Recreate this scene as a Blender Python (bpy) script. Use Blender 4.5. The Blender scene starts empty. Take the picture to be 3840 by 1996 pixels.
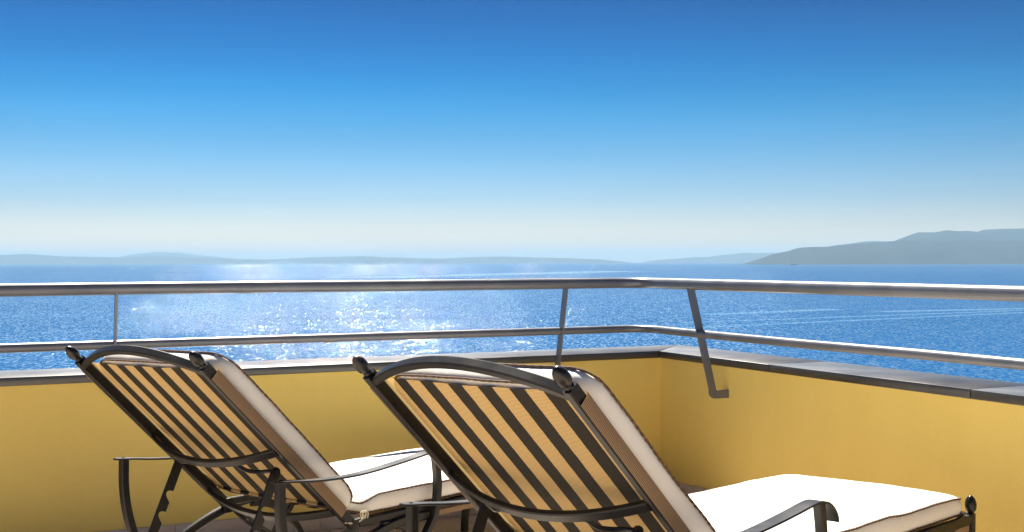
import bpy, bmesh, math, random
from mathutils import Vector, Matrix, noise

random.seed(7)
S = bpy.context.scene
C = S.collection
R = math.radians

# ------------------------------------------------------------------ camera
EYE = 1.189                        # eye height above the terrace floor at the parapet
SEA_Z = -34.0
cam_d = bpy.data.cameras.new('camera')
cam = bpy.data.objects.new('camera', cam_d)
C.objects.link(cam)
cam_d.sensor_width = 36.0
cam_d.lens = 41.36
cam_d.shift_y = -0.00403
cam_d.clip_start = 0.05
cam_d.clip_end = 300000
cam.matrix_world = (Matrix.Translation((0, 0, EYE)) @ Matrix.Rotation(R(90), 4, 'X')
                    @ Matrix.Rotation(-0.002, 4, 'Z'))
S.camera = cam

# ------------------------------------------------------------------ light
SUN_EL, SUN_AZ = R(52), R(-12)    # azimuth from the view axis (+Y), negative = left
world = bpy.data.worlds.new('World')
S.world = world
world.use_nodes = True
wn, wl = world.node_tree.nodes, world.node_tree.links
wn.clear()
sky = wn.new('ShaderNodeTexSky')
sky.sky_type = 'NISHITA'
sky.sun_disc = False
sky.sun_elevation = SUN_EL
sky.sun_rotation = SUN_AZ
sky.altitude = 0
sky.air_density = 1.0
sky.dust_density = 0.3
sky.ozone_density = 3.0
# the photograph's sky deepens fast with height (polarised look): grade the sky by elevation
geo = wn.new('ShaderNodeTexCoord')
sep = wn.new('ShaderNodeSeparateXYZ')
wl.new(geo.outputs['Generated'], sep.inputs[0])
zz = wn.new('ShaderNodeMath'); zz.operation = 'MULTIPLY'; zz.inputs[1].default_value = 3.0
wl.new(sep.outputs[2], zz.inputs[0])
grade = wn.new('ShaderNodeValToRGB')
ce = grade.color_ramp.elements
SKY_STOPS = [(0.0, (.54, .44, .38)), (.0187, (.50, .43, .39)), (.035, (.365, .365, .41)), (.0526, (.25, .311, .405)), (.0864, (.134, .269, .398)),
             (.131, (.016, .215, .367)), (.170, (.001, .148, .313)), (.217, (.001, .083, .214)), (.32, (.001, .076, .19))]
ce[0].position, ce[0].color = 0.0, (*SKY_STOPS[0][1], 1)
ce[1].position, ce[1].color = SKY_STOPS[-1][0] * 3, (*SKY_STOPS[-1][1], 1)
for z_, c_ in SKY_STOPS[1:-1]:
    e_ = ce.new(z_ * 3); e_.color = (*c_, 1)
grade.color_ramp.interpolation = 'B_SPLINE'
wl.new(zz.outputs[0], grade.inputs[0])
mulc = wn.new('ShaderNodeMix'); mulc.data_type = 'RGBA'; mulc.blend_type = 'MULTIPLY'
mulc.inputs[0].default_value = 1.0
# faint level bands of haze, as in any real summer sky
mpv = wn.new('ShaderNodeVectorMath'); mpv.operation = 'MULTIPLY'; mpv.inputs[1].default_value = (2.2, 2.2, 34.0)
wl.new(geo.outputs['Generated'], mpv.inputs[0])
bn = wn.new('ShaderNodeTexNoise'); bn.inputs['Scale'].default_value = 1.0; bn.inputs['Detail'].default_value = 4.0
wl.new(mpv.outputs[0], bn.inputs['Vector'])
bm_ = wn.new('ShaderNodeMapRange')
for i_, x_ in enumerate((0.3, 0.7, 0.955, 1.045)):
    bm_.inputs[i_ + 1].default_value = x_
wl.new(bn.outputs[0], bm_.inputs[0])
bscale = wn.new('ShaderNodeVectorMath'); bscale.operation = 'SCALE'
# brighter towards the sun, a little deeper away from it
sdot = wn.new('ShaderNodeVectorMath'); sdot.operation = 'DOT_PRODUCT'
sdot.inputs[1].default_value = (math.sin(SUN_AZ), math.cos(SUN_AZ), 0)
wl.new(geo.outputs['Generated'], sdot.inputs[0])
sfall = wn.new('ShaderNodeMapRange')
for i_, x_ in enumerate((0.78, 1.0, 0.84, 1.03)):
    sfall.inputs[i_ + 1].default_value = x_
wl.new(sdot.outputs['Value'], sfall.inputs[0])
smul = wn.new('ShaderNodeMath'); smul.operation = 'MULTIPLY'
wl.new(sfall.outputs[0], smul.inputs[0])
wl.new(bm_.outputs[0], smul.inputs[1])
bg = wn.new('ShaderNodeBackground')
bg.inputs['Strength'].default_value = 0.081
wo = wn.new('ShaderNodeOutputWorld')
wl.new(sky.outputs[0], mulc.inputs[6])
wl.new(grade.outputs[0], mulc.inputs[7])
wl.new(mulc.outputs[2], bscale.inputs[0])
wl.new(smul.outputs[0], bscale.inputs['Scale'])
wl.new(bscale.outputs[0], bg.inputs['Color'])
wl.new(bg.outputs[0], wo.inputs['Surface'])

sun_d = bpy.data.lights.new('sun', 'SUN')
sun_d.energy = 5.0
sun_d.angle = R(0.53)
sun_d.color = (1.0, 0.93, 0.82)
sun = bpy.data.objects.new('sun', sun_d)
C.objects.link(sun)
sdir = Vector((math.sin(SUN_AZ) * math.cos(SUN_EL), math.cos(SUN_AZ) * math.cos(SUN_EL), math.sin(SUN_EL)))
sun.rotation_euler = sdir.to_track_quat('Z', 'Y').to_euler()

S.render.engine = 'CYCLES'
S.view_settings.view_transform = 'Standard'
S.view_settings.look = 'None'
S.view_settings.exposure = 1.6
S.view_settings.gamma = 1.0
S.view_settings.use_curve_mapping = False
S.cycles.use_denoising = True
S.cycles.max_bounces = 8
S.cycles.diffuse_bounces = 5
S.cycles.glossy_bounces = 4
S.cycles.sample_clamp_indirect = 6.0
S.cycles.caustics_reflective = False

# ------------------------------------------------------------------ material helpers
def mat(name, color, rough=0.5, metal=0.0, spec=0.5):
    m = bpy.data.materials.new(name)
    m.use_nodes = True
    b = m.node_tree.nodes['Principled BSDF']
    b.inputs['Base Color'].default_value = (*color, 1)
    b.inputs['Roughness'].default_value = rough
    b.inputs['Metallic'].default_value = metal
    b.inputs['Specular IOR Level'].default_value = spec
    return m

class NT:
    """short-hand for building node trees"""
    def __init__(self, m):
        self.t = m.node_tree
        self.b = self.t.nodes['Principled BSDF']
    def n(self, kind, **kw):
        o = self.t.nodes.new('ShaderNode' + kind)
        for k, v in kw.items():
            setattr(o, k, v)
        return o
    def l(self, a, b):
        self.t.links.new(a, b)
    def math(self, op, a, b=None, clamp=False):
        o = self.n('Math', operation=op, use_clamp=clamp)
        for i, v in enumerate((a, b)):
            if v is None:
                continue
            if isinstance(v, (int, float)):
                o.inputs[i].default_value = v
            else:
                self.l(v, o.inputs[i])
        return o.outputs[0]
    def noise(self, vec, scale, detail=2.0, rough=0.5):
        o = self.n('TexNoise')
        o.inputs['Scale'].default_value = scale
        o.inputs['Detail'].default_value = detail
        o.inputs['Roughness'].default_value = rough
        if vec is not None:
            self.l(vec, o.inputs['Vector'])
        return o
    def ramp(self, fac, stops):
        o = self.n('ValToRGB')
        e = o.color_ramp.elements
        while len(e) > 1:
            e.remove(e[-1])
        e[0].position, e[0].color = stops[0][0], (*stops[0][1], 1)
        for p, c in stops[1:]:
            q = e.new(p)
            q.color = (*c, 1)
        self.l(fac, o.inputs[0])
        return o.outputs[0]
    def mapr(self, v, a, b, c, d):
        o = self.n('MapRange')
        for i, x in enumerate((a, b, c, d)):
            o.inputs[i + 1].default_value = x
        self.l(v, o.inputs[0])
        return o.outputs[0]
    def mix(self, fac, a, b):
        o = self.n('Mix', data_type='RGBA')
        for s, v in ((0, fac), (6, a), (7, b)):
            if isinstance(v, (int, float)):
                o.inputs[s].default_value = v
            elif isinstance(v, tuple):
                o.inputs[s].default_value = (*v, 1)
            else:
                self.l(v, o.inputs[s])
        return o.outputs[2]
    def bump(self, height, strength, dist):
        o = self.n('Bump')
        o.inputs['Strength'].default_value = strength
        o.inputs['Distance'].default_value = dist
        self.l(height, o.inputs['Height'])
        self.l(o.outputs[0], self.b.inputs['Normal'])
    def obj(self):
        return self.n('TexCoord').outputs['Object']
    def pos(self):
        return self.n('NewGeometry').outputs['Position']
    def scaled(self, vec, s):
        o = self.n('VectorMath', operation='MULTIPLY')
        self.l(vec, o.inputs[0])
        o.inputs[1].default_value = s
        return o.outputs[0]

def noisy(m, c1, c2, scale, bump=0.0, bscale=None, r1=None, r2=None, dist=0.01, world_space=False):
    t = NT(m)
    v = t.pos() if world_space else t.obj()
    nz = t.noise(v, scale, 5.0, 0.6)
    t.l(t.ramp(nz.outputs[0], [(0.3, c1), (0.7, c2)]), t.b.inputs['Base Color'])
    if r1 is not None:
        t.l(t.mapr(nz.outputs[0], 0.3, 0.7, r1, r2), t.b.inputs['Roughness'])
    if bump:
        t.bump(t.noise(v, bscale or scale * 6, 4.0, 0.6).outputs[0], bump, dist)
    return m

# frame metal: dark powder coat with worn spots and dust
M_frame = mat('dark_powder_coat', (0.03, 0.03, 0.032), 0.36, 0.0, 0.38)
noisy(M_frame, (0.005, 0.005, 0.006), (0.014, 0.013, 0.012), 9, 0.12, 260, 0.33, 0.46, 0.001, True)
M_finial = mat('cast_finial_metal', (0.03, 0.03, 0.03), 0.3, 0.25)
noisy(M_finial, (0.006, 0.006, 0.007), (0.028, 0.025, 0.022), 60, 0.3, 140, 0.22, 0.45, 0.002, True)
M_rail = mat('silver_grey_paint', (0.30, 0.30, 0.31), 0.36, 0.3)
noisy(M_rail, (0.13, 0.14, 0.165), (0.17, 0.18, 0.205), 7, 0.10, 90, 0.30, 0.42, 0.001)
M_wall = mat('yellow_stucco', (0.72, 0.46, 0.09), 0.85, 0.0, 0.2)
t = NT(M_wall)
v = t.pos()
m1 = t.noise(v, 1.3, 5.0, 0.6).outputs[0]
m2 = t.noise(t.scaled(v, (7, 7, 0.8)), 1.0, 4.0, 0.6).outputs[0]      # faint rain streaks
m3 = t.noise(v, 38, 4.0, 0.65).outputs[0]
mm = t.math('ADD', t.math('ADD', t.math('MULTIPLY', m1, 0.5), t.math('MULTIPLY', m2, 0.3)), t.math('MULTIPLY', m3, 0.2))
t.l(t.ramp(mm, [(0.36, (0.845, 0.625, 0.165)), (0.62, (0.885, 0.672, 0.195))]), t.b.inputs['Base Color'])
hh = t.math('ADD', t.math('MULTIPLY', t.noise(v, 120, 4.0, 0.6).outputs[0], 0.5), t.math('MULTIPLY', t.noise(v, 22, 3.0).outputs[0], 1.0))
t.bump(hh, 0.35, 0.003)
M_cope = mat('grey_coping_stone', (0.20, 0.19, 0.19), 0.12, 0.0, 0.9)
noisy(M_cope, (0.03, 0.0275, 0.0255), (0.048, 0.045, 0.042), 5, 0.05, 60, 0.29, 0.38, 0.001, True)
M_tile = mat('taupe_floor_tile', (0.40, 0.32, 0.25), 0.55)
noisy(M_tile, (0.52, 0.43, 0.345), (0.64, 0.54, 0.44), 6, 0.2, 70, 0.45, 0.65, 0.002, True)
M_mortar = mat('tile_mortar', (0.22, 0.19, 0.16), 0.9)
noisy(M_mortar, (0.19, 0.165, 0.14), (0.26, 0.225, 0.19), 20)
M_cord = mat('cream_cord', (0.72, 0.62, 0.44), 0.8)
noisy(M_cord, (0.66, 0.56, 0.4), (0.76, 0.66, 0.48), 120)

# cushion cloth
M_cush = mat('white_cushion_cloth', (0.82, 0.79, 0.73), 0.72, 0.0, 0.3)
t = NT(M_cush)
v = t.obj()
t.l(t.ramp(t.noise(v, 3.5, 4.0).outputs[0], [(0.3, (0.83, 0.80, 0.715)), (0.7, (0.875, 0.85, 0.775))]), t.b.inputs['Base Color'])
hsum = t.math('ADD', t.math('MULTIPLY', t.noise(v, 9, 3.0).outputs[0], 1.0), t.math('MULTIPLY', t.noise(v, 420, 2.0).outputs[0], 0.06))
t.bump(hsum, 0.25, 0.02)
t.b.inputs['Sheen Weight'].default_value = 0.15

# twisted brown rope piping
M_pipe = mat('brown_rope_piping', (0.12, 0.07, 0.04), 0.8)
t = NT(M_pipe)
t.l(t.ramp(t.noise(t.obj(), 170, 2.0).outputs[0], [(0.35, (0.045, 0.026, 0.017)), (0.7, (0.20, 0.115, 0.06))]), t.b.inputs['Base Color'])

# striped sling: bands run along the chair, fine ribs run across
def sling_mat(name, rib_axis):
    m = mat(name, (0.5, 0.35, 0.15), 0.75, 0.0, 0.25)
    t = NT(m)
    v = t.obj()
    sep = t.n('SeparateXYZ')
    t.l(v, sep.inputs[0])
    q = t.math('FRACT', t.math('ADD', t.math('MULTIPLY', sep.outputs[1], 10.0), 39.88))
    d = t.math('ABSOLUTE', t.math('SUBTRACT', q, 0.5))
    wob = t.math('MULTIPLY', t.math('SUBTRACT', t.noise(v, 40, 2.0).outputs[0], 0.5), 0.03)
    dark = t.math('LESS_THAN', t.math('ADD', d, wob), 0.238)
    inside = t.math('LESS_THAN', t.math('ABSOLUTE', sep.outputs[1]), 0.30)
    dark = t.math('MULTIPLY', dark, inside)
    along = t.math('ADD', t.math('MULTIPLY', sep.outputs[0], rib_axis[0]), t.math('MULTIPLY', sep.outputs[2], rib_axis[1]))
    rib = t.math('ADD', t.math('MULTIPLY', t.math('SINE', t.math('MULTIPLY', along, 2 * math.pi / 0.0048)), 0.5), 0.5)
    gold = t.mix(rib, (0.44, 0.30, 0.115), (0.79, 0.575, 0.265))
    blk = t.mix(rib, (0.020, 0.017, 0.013), (0.040, 0.034, 0.026))
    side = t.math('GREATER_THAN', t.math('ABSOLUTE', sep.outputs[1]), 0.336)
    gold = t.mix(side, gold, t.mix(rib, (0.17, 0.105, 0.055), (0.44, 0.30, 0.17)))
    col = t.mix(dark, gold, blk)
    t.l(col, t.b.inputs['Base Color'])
    t.bump(rib, 0.3, 0.001)
    # woven cloth lets a little sun through
    tr = t.n('BsdfTranslucent')
    t.l(col, tr.inputs['Color'])
    mx = t.n('MixShader')
    mx.inputs[0].default_value = 0.18
    t.l(t.b.outputs[0], mx.inputs[1])
    t.l(tr.outputs[0], mx.inputs[2])
    t.l(mx.outputs[0], t.t.nodes['Material Output'].inputs['Surface'])
    return m

# ------------------------------------------------------------------ object helpers
def link(name, me, m=None, parent=None, smooth=35):
    o = bpy.data.objects.new(name, me)
    C.objects.link(o)
    if m is not None and not me.materials:
        me.materials.append(m)
    if smooth:
        for p in me.polygons:
            p.use_smooth = True
        me.set_sharp_from_angle(angle=R(smooth))
    if parent is not None:
        o.parent = parent
    return o

def from_bm(name, bm, m, parent=None, smooth=35):
    bmesh.ops.recalc_face_normals(bm, faces=bm.faces)
    me = bpy.data.meshes.new(name)
    bm.to_mesh(me)
    bm.free()
    return link(name, me, m, parent, smooth)

def tag(o, label=None, cat=None, group=None, kind=None):
    for k, v in (('label', label), ('category', cat), ('group', group), ('kind', kind)):
        if v:
            o[k] = v
    return o

def empty(name, M):
    o = bpy.data.objects.new(name, None)
    C.objects.link(o)
    o.matrix_world = M
    o.empty_display_size = 0.2
    return o

def smooth_path(pts, sub=6):
    """Catmull-Rom through the points"""
    P = [Vector(p) for p in pts]
    P = [P[0] * 2 - P[1]] + P + [P[-1] * 2 - P[-2]]
    out = []
    for i in range(1, len(P) - 2):
        a, b, c, d = P[i - 1:i + 3]
        for k in range(sub):
            u = k / sub
            out.append(0.5 * ((2 * b) + (c - a) * u + (2 * a - 5 * b + 4 * c - d) * u * u + (3 * b - a - 3 * c + d) * u ** 3))
    out.append(P[-2])
    return out

def sweep(bm, pts, profile, side):
    """sweep a closed 2D profile (along side, along in-plane normal) down a path"""
    n = len(pts)
    rings = []
    for i, p in enumerate(pts):
        tg = (pts[min(i + 1, n - 1)] - pts[max(i - 1, 0)]).normalized()
        s = side(i / (n - 1)) if callable(side) else side
        s = (s - tg * s.dot(tg)).normalized()
        q = tg.cross(s)
        rings.append([bm.verts.new(p + s * a + q * b) for a, b in profile])
    m = len(profile)
    for i in range(n - 1):
        for j in range(m):
            bm.faces.new((rings[i][j], rings[i][(j + 1) % m], rings[i + 1][(j + 1) % m], rings[i + 1][j]))
    bm.faces.new(rings[0][::-1])
    bm.faces.new(rings[-1])

def rect_profile(w, h, c=None):
    """rectangle with cut corners: w along the side vector, h across it"""
    c = min(w, h) * 0.16 if c is None else c
    x, y = w / 2, h / 2
    return [(x - c, -y), (x, -y + c), (x, y - c), (x - c, y), (-x + c, y), (-x, y - c), (-x, -y + c), (-x + c, -y)]

def circ(r, n=12):
    return [(r * math.cos(2 * math.pi * k / n), r * math.sin(2 * math.pi * k / n)) for k in range(n)]

def tube(bm, pts, r, n=12):
    tg = (pts[-1] - pts[0])
    s = tg.cross(Vector((0, 0, 1)))
    if s.length < 1e-4:
        s = Vector((1, 0, 0))
    sweep(bm, pts, circ(r, n), s.normalized())

def closed_tube(bm, pts, r, nrm, n=6, wob=0.0):
    k = len(pts)
    rings = []
    for i, p in enumerate(pts):
        tg = (pts[(i + 1) % k] - pts[i - 1]).normalized()
        s = nrm(i) if callable(nrm) else nrm
        s = (s - tg * s.dot(tg)).normalized()
        q = tg.cross(s)
        rr = r * (1 + wob * math.sin(i * 2.4))
        rings.append([bm.verts.new(p + s * a * rr + q * b * rr) for a, b in circ(1, n)])
    for i in range(k):
        for j in range(n):
            bm.faces.new((rings[i][j], rings[i][(j + 1) % n], rings[(i + 1) % k][(j + 1) % n], rings[(i + 1) % k][j]))

def box(bm, M, sx, sy, sz, bevel=0.0):
    r = bmesh.ops.create_cube(bm, size=1.0, matrix=M @ Matrix.Diagonal((sx, sy, sz, 1)))
    if bevel:
        es = list({e for v in r['verts'] for e in v.link_edges})
        bmesh.ops.bevel(bm, geom=es, offset=bevel, segments=2, affect='EDGES', profile=0.6)

# ------------------------------------------------------------------ terrace axes
W0 = Vector((0.75763, 6.0, 0))                 # inner corner of the two parapets
DL = Vector((-0.90098, -0.43387, 0)).normalized()   # along the left parapet
DR = Vector((0.43387, -0.90098, 0)).normalized()    # along the right parapet, towards the camera
NL = DR.copy()                                 # left parapet faces this way
NR = DL.copy()                                 # right parapet faces this way
UP = Vector((0, 0, 1))
SLOPE = 0.025                                  # floor falls towards the left parapet for drainage

def T(s, d, z=0.0):
    """s along the left parapet from the corner, d away from it into the terrace"""
    return W0 + DL * s + NL * d + UP * z

def floor_z(d):
    return SLOPE * d

F_X = DL.copy()
F_Y = (NL + UP * SLOPE).normalized()
F_N = F_X.cross(F_Y)
if F_N.z < 0:
    F_N = -F_N

# ------------------------------------------------------------------ sea
bm = bmesh.new()
EXT = 60000
vs = [bm.verts.new((x, y, SEA_Z)) for x, y in ((-EXT, -3000), (EXT, -3000), (EXT, EXT), (-EXT, EXT))]
bm.faces.new(vs)
M_sea = mat('sea_water', (0.021, 0.105, 0.265), 0.04)
t = NT(M_sea)
t.b.inputs['IOR'].default_value = 1.333
pos = t.pos()
flat = t.scaled(pos, (1, 1, 0))
# wind patches and slicks: broad streaks across the view, calmer water reflects the low bright sky
sl1 = t.noise(t.scaled(flat, (0.0011, 0.0085, 0)), 1.0, 4.0, 0.55)
sl2 = t.noise(t.scaled(flat, (0.00022, 0.0016, 0)), 1.0, 4.0, 0.6)
calm = t.math('MAXIMUM', t.mapr(sl1.outputs[0], 0.52, 0.66, 0.0, 1.0), t.mapr(sl2.outputs[0], 0.50, 0.64, 0.0, 1.0))
calm = t.math('MULTIPLY', calm, 0.5)
# two long thin wakes running to the right
def line_mask(p, q, w):
    d = Vector((q[0] - p[0], q[1] - p[1]))
    L = d.length
    d /= L
    sep = t.n('SeparateXYZ')
    t.l(pos, sep.inputs[0])
    a = t.math('SUBTRACT', sep.outputs[0], p[0])
    b = t.math('SUBTRACT', sep.outputs[1], p[1])
    cr = t.math('ABSOLUTE', t.math('SUBTRACT', t.math('MULTIPLY', a, d.y), t.math('MULTIPLY', b, d.x)))
    al = t.math('ADD', t.math('MULTIPLY', a, d.x), t.math('MULTIPLY', b, d.y))
    inr = t.math('MULTIPLY', t.math('GREATER_THAN', al, 0), t.math('LESS_THAN', al, L))
    return t.math('MULTIPLY', t.mapr(cr, w * 0.3, w, 1.0, 0.0), inr)
def sea_pt(u, v):
    """ground point on the sea seen in that direction (photo measurements)"""
    y = (EYE - SEA_Z) / ((v - 982.5) / 4411.6)
    return ((u - 1920) / 4411.6 * y, y)
for pq in (((2480, 1236), (3840, 1176)), ((2560, 1212), (3840, 1168)), ((2640, 1182), (3140, 1162)), ((3300, 1172), (3900, 1160)), ((1300, 1042), (2330, 1018))):
    p, q = sea_pt(*pq[0]), sea_pt(*pq[1])
    w = 9 if pq[0][1] > 1190 else (22 if pq[0][1] > 1100 else 260)
    calm = t.math('MAXIMUM', calm, t.math('MULTIPLY', line_mask(p, q, w), 1.0))
amp = t.mapr(calm, 0.0, 1.0, 1.0, 0.10)
def wave(vec_scale, detail, a):
    nz = t.noise(t.scaled(flat, vec_scale), 1.0, detail, 0.6)
    o = t.n('VectorMath', operation='SUBTRACT')
    t.l(nz.outputs['Color'], o.inputs[0])
    o.inputs[1].default_value = (0.5, 0.5, 0.5)
    o2 = t.n('VectorMath', operation='MULTIPLY')
    t.l(o.outputs[0], o2.inputs[0])
    o2.inputs[1].default_value = (a * 0.62, a, 0)
    return o2.outputs[0]
w1 = wave((0.9, 0.42, 0), 2.0, 2.3)
w2 = wave((0.13, 0.06, 0), 2.0, 0.25)
add = t.n('VectorMath', operation='ADD')
t.l(w1, add.inputs[0]); t.l(w2, add.inputs[1])
sc = t.n('VectorMath', operation='SCALE')
# waves lean towards the shore: the faces one sees are tilted this way
lean = t.n('VectorMath', operation='ADD')
t.l(add.outputs[0], lean.inputs[0]); lean.inputs[1].default_value = (0, -0.17, 0)
t.l(lean.outputs[0], sc.inputs[0]); t.l(amp, sc.inputs['Scale'])
ad2 = t.n('VectorMath', operation='ADD')
t.l(sc.outputs[0], ad2.inputs[0]); ad2.inputs[1].default_value = (0, 0, 1)
nm = t.n('VectorMath', operation='NORMALIZE')
t.l(ad2.outputs[0], nm.inputs[0])
t.l(nm.outputs[0], t.b.inputs['Normal'])
tag(from_bm('sea', bm, M_sea, None, 0), kind='structure')

# ------------------------------------------------------------------ hills across the bay
def hill(name, ridge, dist, depth, c1, c2, seed, rough=1.0):
    """ridge: measured sight lines (u, v) to the skyline; built as solid land at its own distance"""
    r2 = [(u - (v - 998) * 0.002, v + (u - 1920) * 0.002) for u, v in ridge]
    us = []
    a, b = r2[0][0], r2[-1][0]
    N = int((b - a) / 9)
    bm = bmesh.new()
    rows = 12
    cols = []
    k = 0
    for i in range(N + 1):
        u = a + (b - a) * i / N
        while k < len(r2) - 2 and u > r2[k + 1][0]:
            k += 1
        f = (u - r2[k][0]) / (r2[k + 1][0] - r2[k][0])
        f = max(0, min(1, f))
        f2 = f * f * (3 - 2 * f) * 0.35 + f * 0.65
        v = r2[k][1] + (r2[k + 1][1] - r2[k][1]) * f2
        x = (u - 1920) / 4411.6 * dist
        crest = EYE + dist * (982.5 - v) / 4411.6 - SEA_Z
        crest += noise.noise(Vector((u * 0.035, seed, 0))) * dist * 0.00022 * rough + noise.noise(Vector((u * 0.11, seed, 3))) * dist * 0.00012 * rough
        crest = max(crest, 1.0)
        col = []
        for j in range(rows + 1):
            g = j / rows
            yy = (g - 0.5) * depth
            h = crest * max(0.0, 1 - abs(2 * g - 1) ** 1.6)
            h += noise.noise(Vector((x * 0.0016, yy * 0.0016, seed))) * crest * 0.22 * (1 - abs(2 * g - 1)) * abs(2 * g - 1) * 2.0 * (1 if g < 0.5 else 0)
            k2 = (dist + yy) / dist if g <= 0.5 else 1
            col.append(bm.verts.new((x, dist + yy, SEA_Z - 3 + h + (3 if 0 < j < rows else 0))))
        cols.append(col)
    for i in range(N):
        for j in range(rows):
            bm.faces.new((cols[i][j], cols[i + 1][j], cols[i + 1][j + 1], cols[i][j + 1]))
    m = mat(name + '_ground', c1, 0.95, 0, 0.1)
    noisy(m, c1, c2, 0.0022, 0.0, None, None, None, 0.01, True)
    return tag(from_bm(name, bm, m, None, 60), kind='structure')

def z5(pts): return [(2400 + .559 * x, 880 + .558 * y) for x, y in pts]
def c5(pts): return [(2700 + .5825 * x, 780 + .5825 * y) for x, y in pts]
def z6(pts): return [(.9317 * x, 880 + .93 * y) for x, y in pts]
FOR1, FOR2 = (0.002, 0.005, 0.007), (0.014, 0.022, 0.024)
hill('headland', z5([(795, 196), (808, 182), (822, 169), (850, 155), (880, 143), (910, 128), (1000, 110), (1040, 98), (1070, 88), (1150, 83), (1250, 82), (1350, 70), (1450, 60), (1600, 50), (1700, 44), (1800, 37), (2000, 38), (2300, 40), (2576, 38), (3000, 44), (3600, 30), (4200, 60)]), 14000, 2500, FOR1, FOR2, 1.0, 0.7)
hill('mountain_ridge', c5([(1000, 250), (1140, 210), (1200, 185), (1240, 168), (1280, 157), (1340, 157), (1400, 155), (1460, 143), (1540, 150), (1600, 147), (1650, 158), (1700, 140), (1800, 135), (1900, 133), (1957, 132), (2300, 120), (2900, 150)]), 16500, 3000, FOR1, FOR2, 2.0, 0.8)
hill('distant_hill', c5([(600, 300), (690, 250), (760, 238), (840, 230), (930, 215), (980, 212), (1060, 216), (1200, 250)]), 22000, 3500, FOR1, FOR2, 3.0, 0.6)
hill('distant_headland', z5([(0, 202), (20, 190), (80, 175), (200, 165), (370, 152), (460, 152), (500, 143), (600, 133), (700, 123), (800, 124), (900, 122), (960, 124), (1200, 150)]), 33000, 3000, FOR1, FOR2, 4.0, 0.8)
hill('island', z6([(-900, 60), (-300, 75), (0, 83), (100, 78), (260, 88), (500, 92), (640, 87), (800, 93), (1000, 99), (1100, 100), (1200, 94), (1300, 90), (1450, 87), (1600, 92), (1780, 97), (1900, 90), (2020, 88), (2200, 93), (2400, 99), (2480, 106), (2560, 116), (2600, 124)]), 30000, 3000, FOR1, FOR2, 5.0, 0.35)
hill('island_hill', z6([(350, 105), (490, 90), (530, 80), (640, 70), (720, 73), (800, 83), (900, 92), (1000, 104)]), 40000, 3000, FOR1, FOR2, 6.0, 0.4)

# ------------------------------------------------------------------ air: one closed box of haze
bm = bmesh.new()
HZ0, HZ1 = SEA_Z - 1, 475.0
box(bm, Matrix.Translation((0, 26500, (HZ0 + HZ1) / 2)), 140000, 69000, HZ1 - HZ0)
M_haze = bpy.data.materials.new('haze_air')
M_haze.use_nodes = True
nt = M_haze.node_tree
nt.nodes.clear()
pv = nt.nodes.new('ShaderNodeVolumePrincipled')
pv.inputs['Color'].default_value = (0.41, 0.67, 0.93, 1)
pv.inputs['Density'].default_value = 4.0e-5
pv.inputs['Anisotropy'].default_value = 0.0
mo = nt.nodes.new('ShaderNodeOutputMaterial')
nt.links.new(pv.outputs[0], mo.inputs['Volume'])
tag(from_bm('haze', bm, M_haze, None, 0), kind='stuff')

# ------------------------------------------------------------------ floor
bm = bmesh.new()
def slab_prism(bm, pts, z0, top):
    lo = [bm.verts.new((p.x, p.y, z0)) for p in pts]
    hi = [bm.verts.new(top(p)) for p in pts]
    n = len(pts)
    for i in range(n):
        bm.faces.new((lo[i], lo[(i + 1) % n], hi[(i + 1) % n], hi[i]))
    bm.faces.new(lo[::-1])
    bm.faces.new(hi)
cs = [(-0.28, -0.28), (9.0, -0.28), (9.0, 9.0), (-0.28, 9.0)]
slab_prism(bm, [T(s, d) for s, d in cs], -0.35, lambda p: Vector((p.x, p.y, floor_z((p - W0).dot(NL)) - 0.004)))
floor = tag(from_bm('floor', bm, M_mortar, None, 0), kind='structure')
TS = 0.3125
tb = bmesh.new()
box(tb, Matrix.Identity(4), TS - 0.004, TS - 0.004, 0.02, 0.002)
tile_me = bpy.data.meshes.new('tile')
tb.to_mesh(tile_me); tb.free()
tile_me.materials.append(M_tile)
rest = bmesh.new()
ns, nd = 28, 28
for i in range(ns):
    for j in range(nd):
        s, d = (i + 0.5) * TS - 0.115, (j + 0.5) * TS + 0.004
        if s < TS / 2:
            s0, s1 = 0.012, 0.012 + max(0.0, (s + TS / 2 - 0.002) - 0.012)
        p = T(s, d, floor_z(d) - 0.010 + random.uniform(-0.0006, 0.0006))
        M = Matrix.Translation(p) @ Matrix((F_X, F_Y, F_N)).transposed().to_4x4() @ Matrix.Rotation(R(random.uniform(-.12, .12)), 4, 'X')
        if i == 0:
            sw = 1.5 * TS - 0.115 - TS / 2 - 0.012
            M = M @ Matrix.Translation((TS / 2 - 0.002 - sw / 2, 0, 0)) @ Matrix.Diagonal((sw / TS, 1, 1, 1))
        if i < 17 and j < 17:
            o = bpy.data.objects.new('tile', tile_me)
            C.objects.link(o)
            o.parent = floor
            o.matrix_world = M
        else:
            box(rest, M, TS - 0.004, TS - 0.004, 0.02)
tag(from_bm('tile_field', rest, M_tile, floor, 0), kind='stuff')

# ------------------------------------------------------------------ parapet walls with coping and skirting
Z_COPE_TOP, COPE_T = EYE - 0.4533, 0.036
Z_WALL = Z_COPE_TOP - COPE_T
WT = 0.26
def wall_box(bm, A, dirv, nrm, s0, s1, d0, d1, z0, z1, bevel=0.0):
    c = A + dirv * ((s0 + s1) / 2) + nrm * ((d0 + d1) / 2) + UP * ((z0 + z1) / 2)
    M = Matrix.Translation(c) @ Matrix((dirv, UP.cross(dirv), UP)).transposed().to_4x4()
    box(bm, M, abs(s1 - s0), abs(d1 - d0), z1 - z0, bevel)

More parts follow.
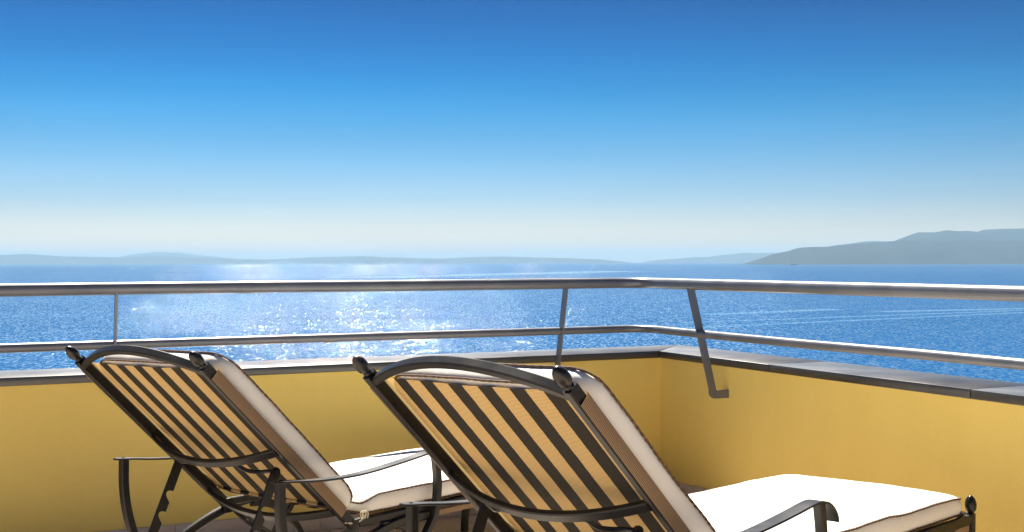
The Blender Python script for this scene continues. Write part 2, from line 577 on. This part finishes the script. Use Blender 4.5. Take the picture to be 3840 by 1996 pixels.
bm = bmesh.new()
wall_box(bm, W0, DL, NL, -WT, 9.0, -WT, 0, -0.3, Z_WALL)
wall_l = tag(from_bm('parapet_wall', bm, M_wall, None, 0), 'long yellow parapet wall running behind both loungers below the sea', 'wall', 'yellow parapet walls round the terrace')
bm = bmesh.new()
wall_box(bm, W0, DR, NR, 0.001, 9.0, -WT, 0, -0.3, Z_WALL)
wall_r = tag(from_bm('parapet_wall', bm, M_wall, None, 0), 'yellow parapet wall on the right with the bent railing bracket on it', 'wall', 'yellow parapet walls round the terrace')

OV_IN, OV_OUT = 0.022, 0.315
def cope(parent, A, dirv, nrm, a0, a1, miter):
    """one coping slab; the corner ends are mitred"""
    bm = bmesh.new()
    g = 0.0015
    zs = (Z_WALL + 0.001, Z_COPE_TOP)
    q = [(a0 + g + (OV_IN if miter else 0), OV_IN), (a1 - g, OV_IN), (a1 - g, -OV_OUT), (a0 + g - (OV_OUT if miter else 0), -OV_OUT)]
    pts = [A + dirv * s + nrm * d for s, d in q]
    lo = [bm.verts.new((p.x, p.y, zs[0])) for p in pts]
    hi = [bm.verts.new((p.x, p.y, zs[1] + random.uniform(-.0004, .0004))) for p in pts]
    for i in range(4):
        bm.faces.new((lo[i], lo[(i + 1) % 4], hi[(i + 1) % 4], hi[i]))
    bm.faces.new(lo[::-1]); bm.faces.new(hi)
    bmesh.ops.recalc_face_normals(bm, faces=bm.faces)
    bmesh.ops.bevel(bm, geom=list(bm.edges), offset=0.0035, segments=2, affect='EDGES', profile=0.5)
    return from_bm('coping_slab', bm, M_cope, parent, 40)
edges = [0, 4.4, 9.0]
for i in range(2):
    cope(wall_l, W0, DL, NL, edges[i], edges[i + 1], i == 0)
edges = [0, 0.902, 2.031, 3.16, 4.29, 5.42, 6.55, 9.0]
for i in range(7):
    cope(wall_r, W0, DR, NR, edges[i], edges[i + 1], i == 0)

def skirting(parent, A, dirv, nrm, first, left):
    a = first - TS * 8
    while a < 8.6:
        s0, s1 = max(a, 0.012 if left else 0.0005) + 0.001, a + TS - 0.001
        if s1 > s0 + 0.02:
            bm = bmesh.new()
            d0 = 0 if left else s0
            zb = 0.002 if left else floor_z(s0) - 0.01
            wall_box(bm, A, dirv, nrm, s0, s1, 0.0005, 0.011 + random.uniform(0, .0006), zb, 0.0885 + (0 if left else floor_z((s0 + s1) / 2)), 0.0015)
            from_bm('skirting_tile', bm, M_tile, parent, 30)
        a += TS
skirting(wall_l, W0, DL, NL, 1.1669, True)
skirting(wall_r, W0, DR, NR, 0.3125 * 2, False)

# ------------------------------------------------------------------ railing
rail = empty('railing', Matrix.Translation(T(0.3, 0.1, 0)))
tag(rail, 'grey two-rail tubular metal railing bracketed inside the yellow parapet', 'railing')
RI = rail.matrix_world.inverted()
def rail_part(name, bm, parent=rail):
    o = from_bm(name, bm, M_rail, None, 35)
    o.parent = parent
    o.matrix_parent_inverse = RI
    return o
def bent_pipe(name, a, b, z, r, bend):
    """pipe a from the left parapet, b from the right one, rounded at the corner"""
    K = W0 + NL * a + NR * b + UP * z
    P0, P1 = K + DL * 8.0, K + DR * 8.0
    pts = [P0 + (K + DL * bend - P0) * (i / 14) for i in range(14)]
    A, B = K + DL * bend, K + DR * bend
    pts += [A.lerp(K, u).lerp(K.lerp(B, u), u) for u in [i / 14 for i in range(15)]]
    pts += [B + (P1 - B) * (i / 14) for i in range(1, 15)]
    for i, p in enumerate(pts):
        pts[i] = p + UP * (0.0025 * noise.noise(p * 1.3 + UP * z))
    bm = bmesh.new()
    sweep(bm, pts, circ(r, 24), UP)
    return rail_part(name, bm)
ZT, ZL = EYE - 0.1043 * 5.774 / 5.799, EYE - 0.331 * 5.836 / 5.827
bent_pipe('top_rail', 0.15, 0.21, ZT, 0.0255, 0.16)
bent_pipe('mid_rail', 0.10, 0.17, ZL, 0.0185, 0.14)
def post(A, dirv, nrm, s, top, low, ZF):
    """flat bar: foot fixed to the wall, rounded elbow, then up and inwards to the top rail"""
    base = A + dirv * s
    hw = 0.019
    q = [(0.0, ZF - hw), (low - 0.015, ZF - hw)]
    for k in range(1, 6):
        a = -math.pi / 2 + k / 6 * (math.pi / 2)
        q.append((low - 0.015 + (hw + 0.015) * math.cos(a), ZF + 0.015 + (hw + 0.015) * math.sin(a)))
    q += [(low + hw, ZF + 0.03), (top + hw, ZT - 0.018), (top - hw, ZT - 0.018), (low - hw, ZF + hw + 0.006), (low - hw - 0.004, ZF + hw), (0.0, ZF + hw)]
    bm = bmesh.new()
    lo = [bm.verts.new(base + nrm * d + UP * z - dirv * 0.005) for d, z in q]
    hi = [bm.verts.new(base + nrm * d + UP * z + dirv * 0.005) for d, z in q]
    n = len(q)
    for i in range(n):
        bm.faces.new((lo[i], lo[(i + 1) % n], hi[(i + 1) % n], hi[i]))
    f1 = bm.faces.new(lo[::-1]); f2 = bm.faces.new(hi)
    o = rail_part('post', bm)
    # weld collar where the bar meets the top rail
    bm = bmesh.new()
    c = base + nrm * top + UP * (ZT - 0.024)
    Mx = Matrix.Translation(c) @ Matrix((dirv, UP.cross(dirv), UP)).transposed().to_4x4()
    box(bm, Mx, 0.016, 0.044, 0.012, 0.003)
    w = from_bm('weld', bm, M_rail, None, 35)
    w.parent = o
    w.matrix_parent_inverse = RI
    return o
def sleeve(a, b, z, r, s):
    K = W0 + NL * a + NR * b + UP * z
    bm = bmesh.new()
    sweep(bm, [K + DL * (s - .03), K + DL * (s - .027), K + DL * (s + .027), K + DL * (s + .03)], circ(r, 24), UP)
    rail_part('sleeve', bm)
sleeve(0.15, 0.21, ZT, 0.0268, 1.944)
sleeve(0.10, 0.17, ZL, 0.0197, 1.60)
for s in (0.63, 2.67, 4.71, 6.75):
    post(W0, DL, NL, s, 0.15, 0.065, 0.655)
for s in (0.574, 2.65, 4.8):
    post(W0, DR, NR, s, 0.21, 0.09, 0.573)

# ------------------------------------------------------------------ sun loungers
def make_lounger(name, origin, yaw, beta, label, seed):
    rnd = random.Random(seed)
    d = (origin - W0).dot(NL)
    O = Vector((origin.x, origin.y, floor_z(d)))
    nrm = Vector((-NL.x * SLOPE, -NL.y * SLOPE, 1)).normalized()
    fx = Vector((math.cos(yaw), math.sin(yaw), 0))
    fx = (fx - nrm * fx.dot(nrm)).normalized()
    fy = nrm.cross(fx)
    M = Matrix((fx, fy, nrm)).transposed().to_4x4()
    M.translation = O
    root = tag(empty(name, M), label, 'lounger', 'sun loungers facing the sea')
    DZ = -0.019
    HS = 0.338
    cb, sb = math.cos(beta), math.sin(beta)
    def P(x, lat, z):                       # lat: positive to the sitter's right
        return Vector((x, -lat, z + DZ))
    def B(lat, L, off=0.0):                 # on the back: L up along it, off towards the sitter
        return P(-L * cb + off * sb, lat, HS + L * sb + off * cb)
    LAT = Vector((0, -1, 0))
    BN = Vector((sb, 0, cb))                # front normal of the back
    BL = Vector((-cb, 0, sb))               # up along the back
    def part(nm, bm, m=M_frame, parent=root, smooth=35):
        return from_bm(nm, bm, m, parent, smooth)
    def finial(parent, base, axis, length, rad):
        bm = bmesh.new()
        sx = axis.cross(LAT).normalized()
        prof = [(0, .60), (.03, .66), (.07, .68), (.10, .62), (.12, .54), (.15, .56), (.20, .72), (.29, .88), (.40, .98), (.52, 1.0), (.64, .96), (.75, .85), (.85, .68), (.92, .50), (.97, .30)]
        rings = []
        N = 18
        for h, r in prof:
            ring = []
            for k in range(N):
                a = 2 * math.pi * k / N
                fl = 1 - (0.07 * (0.5 + 0.5 * math.cos(a * 6)) ** 4 if h > 0.16 else 0)
                ring.append(bm.verts.new(base + axis * (h * length) + (LAT * math.cos(a) + sx * math.sin(a)) * (r * rad * fl)))
            rings.append(ring)
        for i in range(len(rings) - 1):
            for k in range(N):
                bm.faces.new((rings[i][k], rings[i][(k + 1) % N], rings[i + 1][(k + 1) % N], rings[i + 1][k]))
        bm.faces.new(rings[0][::-1])
        tip = bm.verts.new(base + axis * length)
        for k in range(N):
            bm.faces.new((rings[-1][k], rings[-1][(k + 1) % N], tip))
        return part('finial', bm, M_finial, parent, 60)

    # --- back frame
    for s in (-1, 1):
        bm = bmesh.new()
        sweep(bm, [B(s * .331, L) for L in (-.02, .2, .4, .6, .768)], rect_profile(.022, .033, .003), LAT)
        br = part('back_rail', bm)
        finial(br, B(s * .331, .768), BL, .062, .0178)
        for L in (.18, .43, .66):            # screw heads on the inner face
            bm = bmesh.new()
            bmesh.ops.create_cone(bm, cap_ends=True, segments=10, radius1=.0045, radius2=.003, depth=.004,
                                  matrix=Matrix.Translation(B(s * .318, L, -.004)) @ Matrix.Rotation(R(90) * s, 4, 'X'))
            part('screw', bm, M_finial, br)
    bm = bmesh.new()
    pts = []
    for k in range(25):
        y = -.322 + .644 * k / 24
        pts.append(B(y, .745 + .082 * (1 - (y / .322) ** 2), 0.0))
    sweep(bm, pts, rect_profile(.026, .022, .004), BN)
    part('top_arch', bm)
    for L, bow in ((.385, .072), (.075, .055)):
        bm = bmesh.new()
        pts = []
        for k in range(25):
            y = -.322 + .644 * k / 24
            pts.append(B(y, L, -.012 - bow * (1 - (y / .322) ** 2)))
        sweep(bm, pts, rect_profile(.030, .016, .003), BL)
        part('crossbar', bm)
    # --- back sling wrapped round the side rails
    bm = bmesh.new()
    sec = [(-.346, -.016), (-.3465, .008), (-.343, .021), (-.334, .0245)]
    sec += [(-.318 + .636 * k / 20, .0215 - .006 * math.sin(math.pi * k / 20)) for k in range(21)]
    sec += [(.334, .0245), (.343, .021), (.3465, .008), (.346, -.016)]
    Ls = [.055 + .675 * k / 24 for k in range(25)]
    gr = [[bm.verts.new(B(y, L + (.004 * noise.noise(Vector((y * 9, L * 3, seed))) if i in (0, 24) else 0), o)) for y, o in sec] for i, L in enumerate(Ls)]
    for i in range(len(Ls) - 1):
        for j in range(len(sec) - 1):
            bm.faces.new((gr[i][j], gr[i][j + 1], gr[i + 1][j + 1], gr[i + 1][j]))
    bs = part('back_sling', bm, SL_BACK, root, 50)
    # hem roll along the top and bottom edges
    for L, q in ((.06, .005),):
        bm = bmesh.new()
        tube(bm, [B(-.316 + .632 * k / 10, L, .018 - .006 * math.sin(math.pi * k / 10)) for k in range(11)], q, 8)
        part('hem', bm, SL_BACK, bs)

    # --- seat frame and sling
    for s in (-1, 1):
        bm = bmesh.new()
        sweep(bm, [P(x, s * .330, .334) for x in (.03, .4, .9, 1.325)], rect_profile(.024, .026, .003), LAT)
        sr = part('seat_rail', bm)
        bm = bmesh.new()
        box(bm, Matrix.Translation(P(.012, s * .330, .322)), .030, .028, .052, .003)
        part('hinge_block', bm, M_frame, sr)
        finial(sr, P(1.331, s * .330, .346), Vector((0.02, 0, 1)).normalized(), .062, .0180)
    bm = bmesh.new()
    sec = [(-.337, .300), (-.338, .318), (-.33, .3225)] + [(-.31 + .62 * k / 12, .325 - .008 * math.sin(math.pi * k / 12)) for k in range(13)] + [(.33, .3225), (.338, .318), (.337, .300)]
    xs = [.17 + 1.13 * k / 10 for k in range(11)]
    gr = [[bm.verts.new(P(x, y, z)) for y, z in sec] for x in xs]
    for i in range(len(xs) - 1):
        for j in range(len(sec) - 1):
            bm.faces.new((gr[i][j], gr[i][j + 1], gr[i + 1][j + 1], gr[i + 1][j]))
    part('seat_sling', bm, SL_SEAT, root, 50)
    for x, bow in ((.03, .085), (.72, .05)):
        bm = bmesh.new()
        sweep(bm, [P(x, y, .318 - bow * (1 - (y / .32) ** 2)) for y in [-.32 + .64 * k / 20 for k in range(21)]], rect_profile(.028, .016, .003), Vector((1, 0, 0)))
        part('seat_crossbar', bm)
    bm = bmesh.new()
    sweep(bm, [P(1.33, y, .336 + .045 * (1 - (y / .32) ** 2)) for y in [-.32 + .64 * k / 20 for k in range(21)]], rect_profile(.022, .024, .003), Vector((1, 0, 0)))
    part('foot_arch', bm)

    # --- arms, posts and legs
    FL = .019                                # local height of the floor
    for s in (-1, 1):
        def lat_at(x): return s * (.413 + (.362 - .413) * max(0, min(1, (x + .34) / .70)))
        ap = smooth_path([P(x, lat_at(x), z) for x, z in ((-.378, .5245), (-.32, .520), (-.245, .511), (-.156, .504), (-.05, .501), (.03, .5035), (.125, .510), (.226, .519), (.30, .5265), (.345, .527), (.38, .519), (.404, .502), (.417, .484), (.421, .466))], 5)
        bm = bmesh.new()
        n = len(ap)
        rings = []
        for i, p in enumerate(ap):
            tg = (ap[min(i + 1, n - 1)] - ap[max(i - 1, 0)]).normalized()
            q = tg.cross(LAT).normalized()
            w = .023
            u = i / (n - 1)
            if i < 4:
                w = (.012, .019, .0225, .0235)[i]
            elif u < .2:
                w = .0235 - .004 * math.sin((u - .04) / .16 * math.pi / 2)
            else:
                w = .0195 + .0045 * min(1, (u - .2) / .5)
            rings.append([bm.verts.new(p + LAT * a * w + q * b) for a, b in ((-1, -.001), (-.93, -.003), (.93, -.003), (1, -.001), (1, .001), (.93, .003), (-.93, .003), (-1, .001))])
        for i in range(n - 1):
            for j in range(8):
                bm.faces.new((rings[i][j], rings[i][(j + 1) % 8], rings[i + 1][(j + 1) % 8], rings[i + 1][j]))
        bm.faces.new(rings[0][::-1]); bm.faces.new(rings[-1])
        arm = part('armrest', bm)
        bm = bmesh.new()
        bmesh.ops.create_cone(bm, cap_ends=True, segments=12, radius1=.006, radius2=.004, depth=.003, matrix=Matrix.Translation(P(-.348, s * .413, .5265)))
        part('screw', bm, M_finial, arm)
        bm = bmesh.new()
        sweep(bm, smooth_path([P(x, s * .410, z) for x, z in ((-.346, .519), (-.347, .44), (-.339, .365), (-.322, .295), (-.299, .23), (-.265, .15), (-.238, .075), (-.225, FL))]), rect_profile(.026, .028, .0035), LAT)
        part('rear_post', bm)
        bm = bmesh.new()
        sweep(bm, smooth_path([P(x, s * .362, z) for x, z in ((.362, .521), (.372, .44), (.369, .375), (.354, .312), (.318, .262), (.27, .20), (.225, .13), (.195, .07), (.185, FL))]), rect_profile(.026, .026, .0035), LAT)
        part('front_post', bm)
        # arched legs under the seat rail
        bm = bmesh.new()
        sweep(bm, smooth_path([P(x, s * .345, max(FL, (.330 - .70 * (x - .20) ** 2) if s < 0 else (.314 - .70 * (x - .28) ** 2))) for x in (.33, .26, .18, .08, .0, -.08, -.16, -.24, -.31, -.365)], 4), rect_profile(.022, .028, .0035), LAT)
        part('leg', bm)
        bm = bmesh.new()
        sweep(bm, smooth_path([P(x, s * .340, z) for x, z in ((.13, .312), (.20, .300), (.265, .268), (.327, .210), (.365, .15), (.395, .085), (.41, FL))]), rect_profile(.022, .026, .0035), LAT)
        part('leg', bm)
        bm = bmesh.new()
        sweep(bm, smooth_path([P(x, s * .330, z) for x, z in ((1.327, .351), (1.322, .30), (1.308, .23), (1.29, .15), (1.275, .08), (1.27, FL))]), rect_profile(.026, .028, .0035), LAT)
        part('leg', bm)
        bm = bmesh.new()
        sweep(bm, smooth_path([P(x, s * .330, z) for x, z in ((1.322, .338), (1.25, .334), (1.17, .322), (1.09, .296), (1.02, .25), (.96, .18), (.92, .10), (.90, FL))]), rect_profile(.022, .024, .0035), LAT)
        part('leg', bm)
        # notched bar that props up the back
        piv = P(-.2345, s * .25, .5215)
        dn = Vector((-.42, 0, -.907)).normalized()
        fw = Vector((.907, 0, -.42)).normalized()
        Lb = .44
        hw = .0165
        edge = [(-.016, hw * .3, hw * .3), (-.012, hw * .75, hw * .75), (-.004, hw, hw)]
        notch0, gap = .108, .071
        for k in range(5):
            a = notch0 + gap * k
            edge += [(a - .002, hw, hw), (a - .0012, hw * .55, hw), (a - .0006, hw * .25, hw), (a + .001, -hw * .05, hw), (a + .006, -hw * .40, hw), (a + .012, -hw * .46, hw),
                     (a + .018, -hw * .30, hw), (a + .024, hw * .05, hw), (a + .034, hw * .8, hw), (a + .038, hw * 1.06, hw), (a + .044, hw, hw)]
        edge += [(Lb, hw, hw)]
        bm = bmesh.new()
        grid = []
        for a, r_, l_ in edge:
            grid.append([bm.verts.new(piv + dn * a + fw * w_ + LAT * t_) for w_, t_ in ((r_, -.0035), (r_, .0035), (-l_, .0035), (-l_, -.0035))])
        for i in range(len(grid) - 1):
            for j in range(4):
                bm.faces.new((grid[i][j], grid[i][(j + 1) % 4], grid[i + 1][(j + 1) % 4], grid[i + 1][j]))
        bm.faces.new(grid[0][::-1]); bm.faces.new(grid[-1])
        nb = part('notched_bar', bm, M_frame, root, 25)
        bm = bmesh.new()
        bmesh.ops.create_cone(bm, cap_ends=True, segments=14, radius1=.0075, radius2=.0055, depth=.005, matrix=Matrix.Translation(piv + LAT * s * .006) @ Matrix.Rotation(-R(90) * s, 4, 'X'))
        part('bolt', bm, M_finial, nb)
        # bent rod carrying the bar
        bm = bmesh.new()
        Lp, op = .297, -.030
        tube(bm, smooth_path([B(s * .165, .375, -.068), B(s * .172, .335, -.060), B(s * .188, .305, -.042), B(s * .215, Lp + .002, -.032), B(s * .246, Lp, op)], 6), .0065, 10)
        part('prop_rod', bm)
    # rest rod between the rear legs for the notches
    bm = bmesh.new()
    tube(bm, [P(-.302, y, .232) for y in (-.398, -.2, 0, .2, .398)], .007, 10)
    part('rest_rod', bm)

    # --- cushion in two sections with rope piping
    def slab(nm, A0, A1, half, tk, fmap, crease_at_start, sd):
        """rounded slab between A0 and A1 along its length"""
        rc = .065
        def outline(inset):
            a0, a1, h = A0 + inset, A1 - inset, half - inset
            r = max(.006, rc - inset * .6)
            h = max(h, .012); 
            r = min(r, h * .98)
            pts = []
            r0 = min(r, max(.006, .030 - inset * .4))       # tighter corners at the crease
            for (e, sy, q, st) in ((a1, 1, r, 0), (a0, 1, r0, 90), (a0, -1, r0, 180), (a1, -1, r, 270)):
                cx, cy = (e - q if e == a1 else e + q), sy * (h - q)
                for k in range(9):
                    an = R(st + 90 * k / 8)
                    pts.append((cx + q * math.cos(an), cy + q * math.sin(an)))
            # fill long sides
            full = []
            for i in range(len(pts)):
                p, q = pts[i], pts[(i + 1) % len(pts)]
                full.append(p)
                L = math.hypot(q[0] - p[0], q[1] - p[1])
                if (i % 9) == 8:
                    nseg = 36 if (i // 9) % 2 == 0 else 18
                    for k in range(1, nseg):
                        full.append((p[0] + (q[0] - p[0]) * k / nseg, p[1] + (q[1] - p[1]) * k / nseg))
            return full
        def zc(a, l, c, top):
            # pinch at the crease, soft lumps elsewhere
            e = (a - A0) if crease_at_start else 1
            k = max(0.0, 1 - e / .075)
            c -= k * k * .026 * top
            e2 = (A1 - a)
            k = max(0.0, 1 - e2 / .10)
            c -= k * k * .012 * top
            c += .005 * noise.noise(Vector((a * 5 + sd, l * 5, c * 8))) * (0.4 + top) + .0018 * noise.noise(Vector((a * 13 + sd, l * 13, 1)))
            return c
        rings = [(.25, .0, 0), (.12, -.003, 0), (.03, -.002, 0), (.008, .0, 0), (0, .004, 0), (-.004, tk * .3, .3), (-.006, tk * .55, .55), (-.004, tk * .8, .8), (0, tk, 1), (.006, tk + .005, 1), (.016, tk + .009, 1), (.035, tk + .0125, 1), (.065, tk + .0155, 1), (.11, tk + .0175, 1), (.17, tk + .0185, 1), (.24, tk + .019, 1), (.30, tk + .019, 1)]
        bm = bmesh.new()
        vr = []
        for ins, c, top in rings:
            vr.append([bm.verts.new(fmap(a, l, zc(a, 0 if ins >= .24 and top else l, c, top))) for a, l in outline(ins)])
        n = len(vr[0])
        for i in range(len(vr) - 1):
            for j in range(n):
                bm.faces.new((vr[i][j], vr[i][(j + 1) % n], vr[i + 1][(j + 1) % n], vr[i + 1][j]))
        bm.faces.new(vr[0][::-1]); bm.faces.new(vr[-1])
        bmesh.ops.remove_doubles(bm, verts=bm.verts, dist=.0004)
        o = part(nm, bm, M_cush, root, 0)
        for p in o.data.polygons:
            p.use_smooth = True
        for c, top, ins in ((tk + .001, 1, -.003), (.003, 0, -.003)):
            ol = outline(ins)
            pts = [fmap(a, l, zc(a, l, c, top)) for a, l in ol]
            dense = []
            for i in range(len(pts)):
                p, q = pts[i], pts[(i + 1) % len(pts)]
                k = max(1, int((q - p).length / .008))
                dense += [p.lerp(q, j / k) for j in range(k)]
            bm = bmesh.new()
            closed_tube(bm, dense, .0032, (fmap(0, 0, 1) - fmap(0, 0, 0)).normalized(), 6, .18)
            part('piping', bm, M_pipe, o, 80)
        return o
    cu = slab('back_cushion', .024, .733, .316, .062, lambda a, l, c: B(l, a, .026 + c), True, seed)
    slab('seat_cushion', .072, 1.318, .322, .058, lambda a, l, c: P(a, l, .352 + c), True, seed + 5)
    # cords tying the cushion down at the crease
    for k, (x, z) in enumerate(((.050, .352), (.060, .351))):
        bm = bmesh.new()
        c = P(x, .337, z)
        pts = [c + Vector((.008 * math.cos(a) + .003 * math.sin(a * 2), -.003 * math.cos(a), .016 * math.sin(a))) for a in [2 * math.pi * i / 16 for i in range(16)]]
        closed_tube(bm, pts, .0026, LAT, 6)
        part('tie_cord', bm, M_cord, cu, 80)
    bm = bmesh.new()
    tube(bm, smooth_path([P(-.03, .338, .345), P(0, .340, .338), P(.03, .340, .340), P(.055, .340, .352)]), .0036, 8)
    part('tie_cord', bm, M_cord, cu, 80)
    return root

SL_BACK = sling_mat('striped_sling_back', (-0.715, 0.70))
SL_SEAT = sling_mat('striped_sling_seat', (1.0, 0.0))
make_lounger('sun_lounger', Vector((-0.7693, 3.9646, 0)), 0.8773, 0.7657,
             'left, farther dark metal lounger with its foot hidden behind the other lounger', 11.0)
make_lounger('sun_lounger', Vector((0.2793, 3.0057, 0)), 0.7860, 0.7783,
             'nearer dark metal lounger, whose white cushion reaches to the right below the bent bracket', 23.0)

# ------------------------------------------------------------------ ship near the headland
def ship():
    x, y = 0.2398 * 11000, 11000
    root = tag(empty('cargo_ship', Matrix.Translation((x, y, SEA_Z))), 'tiny dark cargo ship on the horizon in front of the blue headland', 'ship')
    m = mat('ship_paint', (0.05, 0.06, 0.08), 0.6)
    noisy(m, (0.04, 0.05, 0.07), (0.07, 0.08, 0.1), 0.3)
    m2 = mat('ship_white', (0.55, 0.55, 0.55), 0.6)
    noisy(m2, (0.5, 0.5, 0.5), (0.6, 0.6, 0.6), 0.3)
    bm = bmesh.new()
    prof = [(-34, 0), (-30, 5.5), (-10, 6), (20, 6), (33, 6), (40, 0)]
    secs = []
    for px, hw in prof:
        dk = 9.5 if px > 25 else 7.5
        secs.append([bm.verts.new((px, w, z)) for w, z in ((-hw * .7 - .05, -1.5), (-hw - .1, dk), (hw + .1, dk), (hw * .7 + .05, -1.5))])
    for i in range(len(secs) - 1):
        for j in range(4):
            bm.faces.new((secs[i][j], secs[i][(j + 1) % 4], secs[i + 1][(j + 1) % 4], secs[i + 1][j]))
    bm.faces.new(secs[0][::-1]); bm.faces.new(secs[-1])
    from_bm('hull', bm, m, root, 0)
    bm = bmesh.new()
    box(bm, Matrix.Translation((-24, 0, 12.5)), 10, 10, 9.6, .3)
    box(bm, Matrix.Translation((-23, 0, 18.6)), 6, 12, 2.6, .3)
    from_bm('superstructure', bm, m2, root, 0)
    for px, h in ((-26, 26), (8, 19), (30, 18)):
        bm = bmesh.new()
        tube(bm, [Vector((px, 0, 7)), Vector((px, 0, h))], .8, 8)
        from_bm('mast', bm, m, root, 40)
ship()
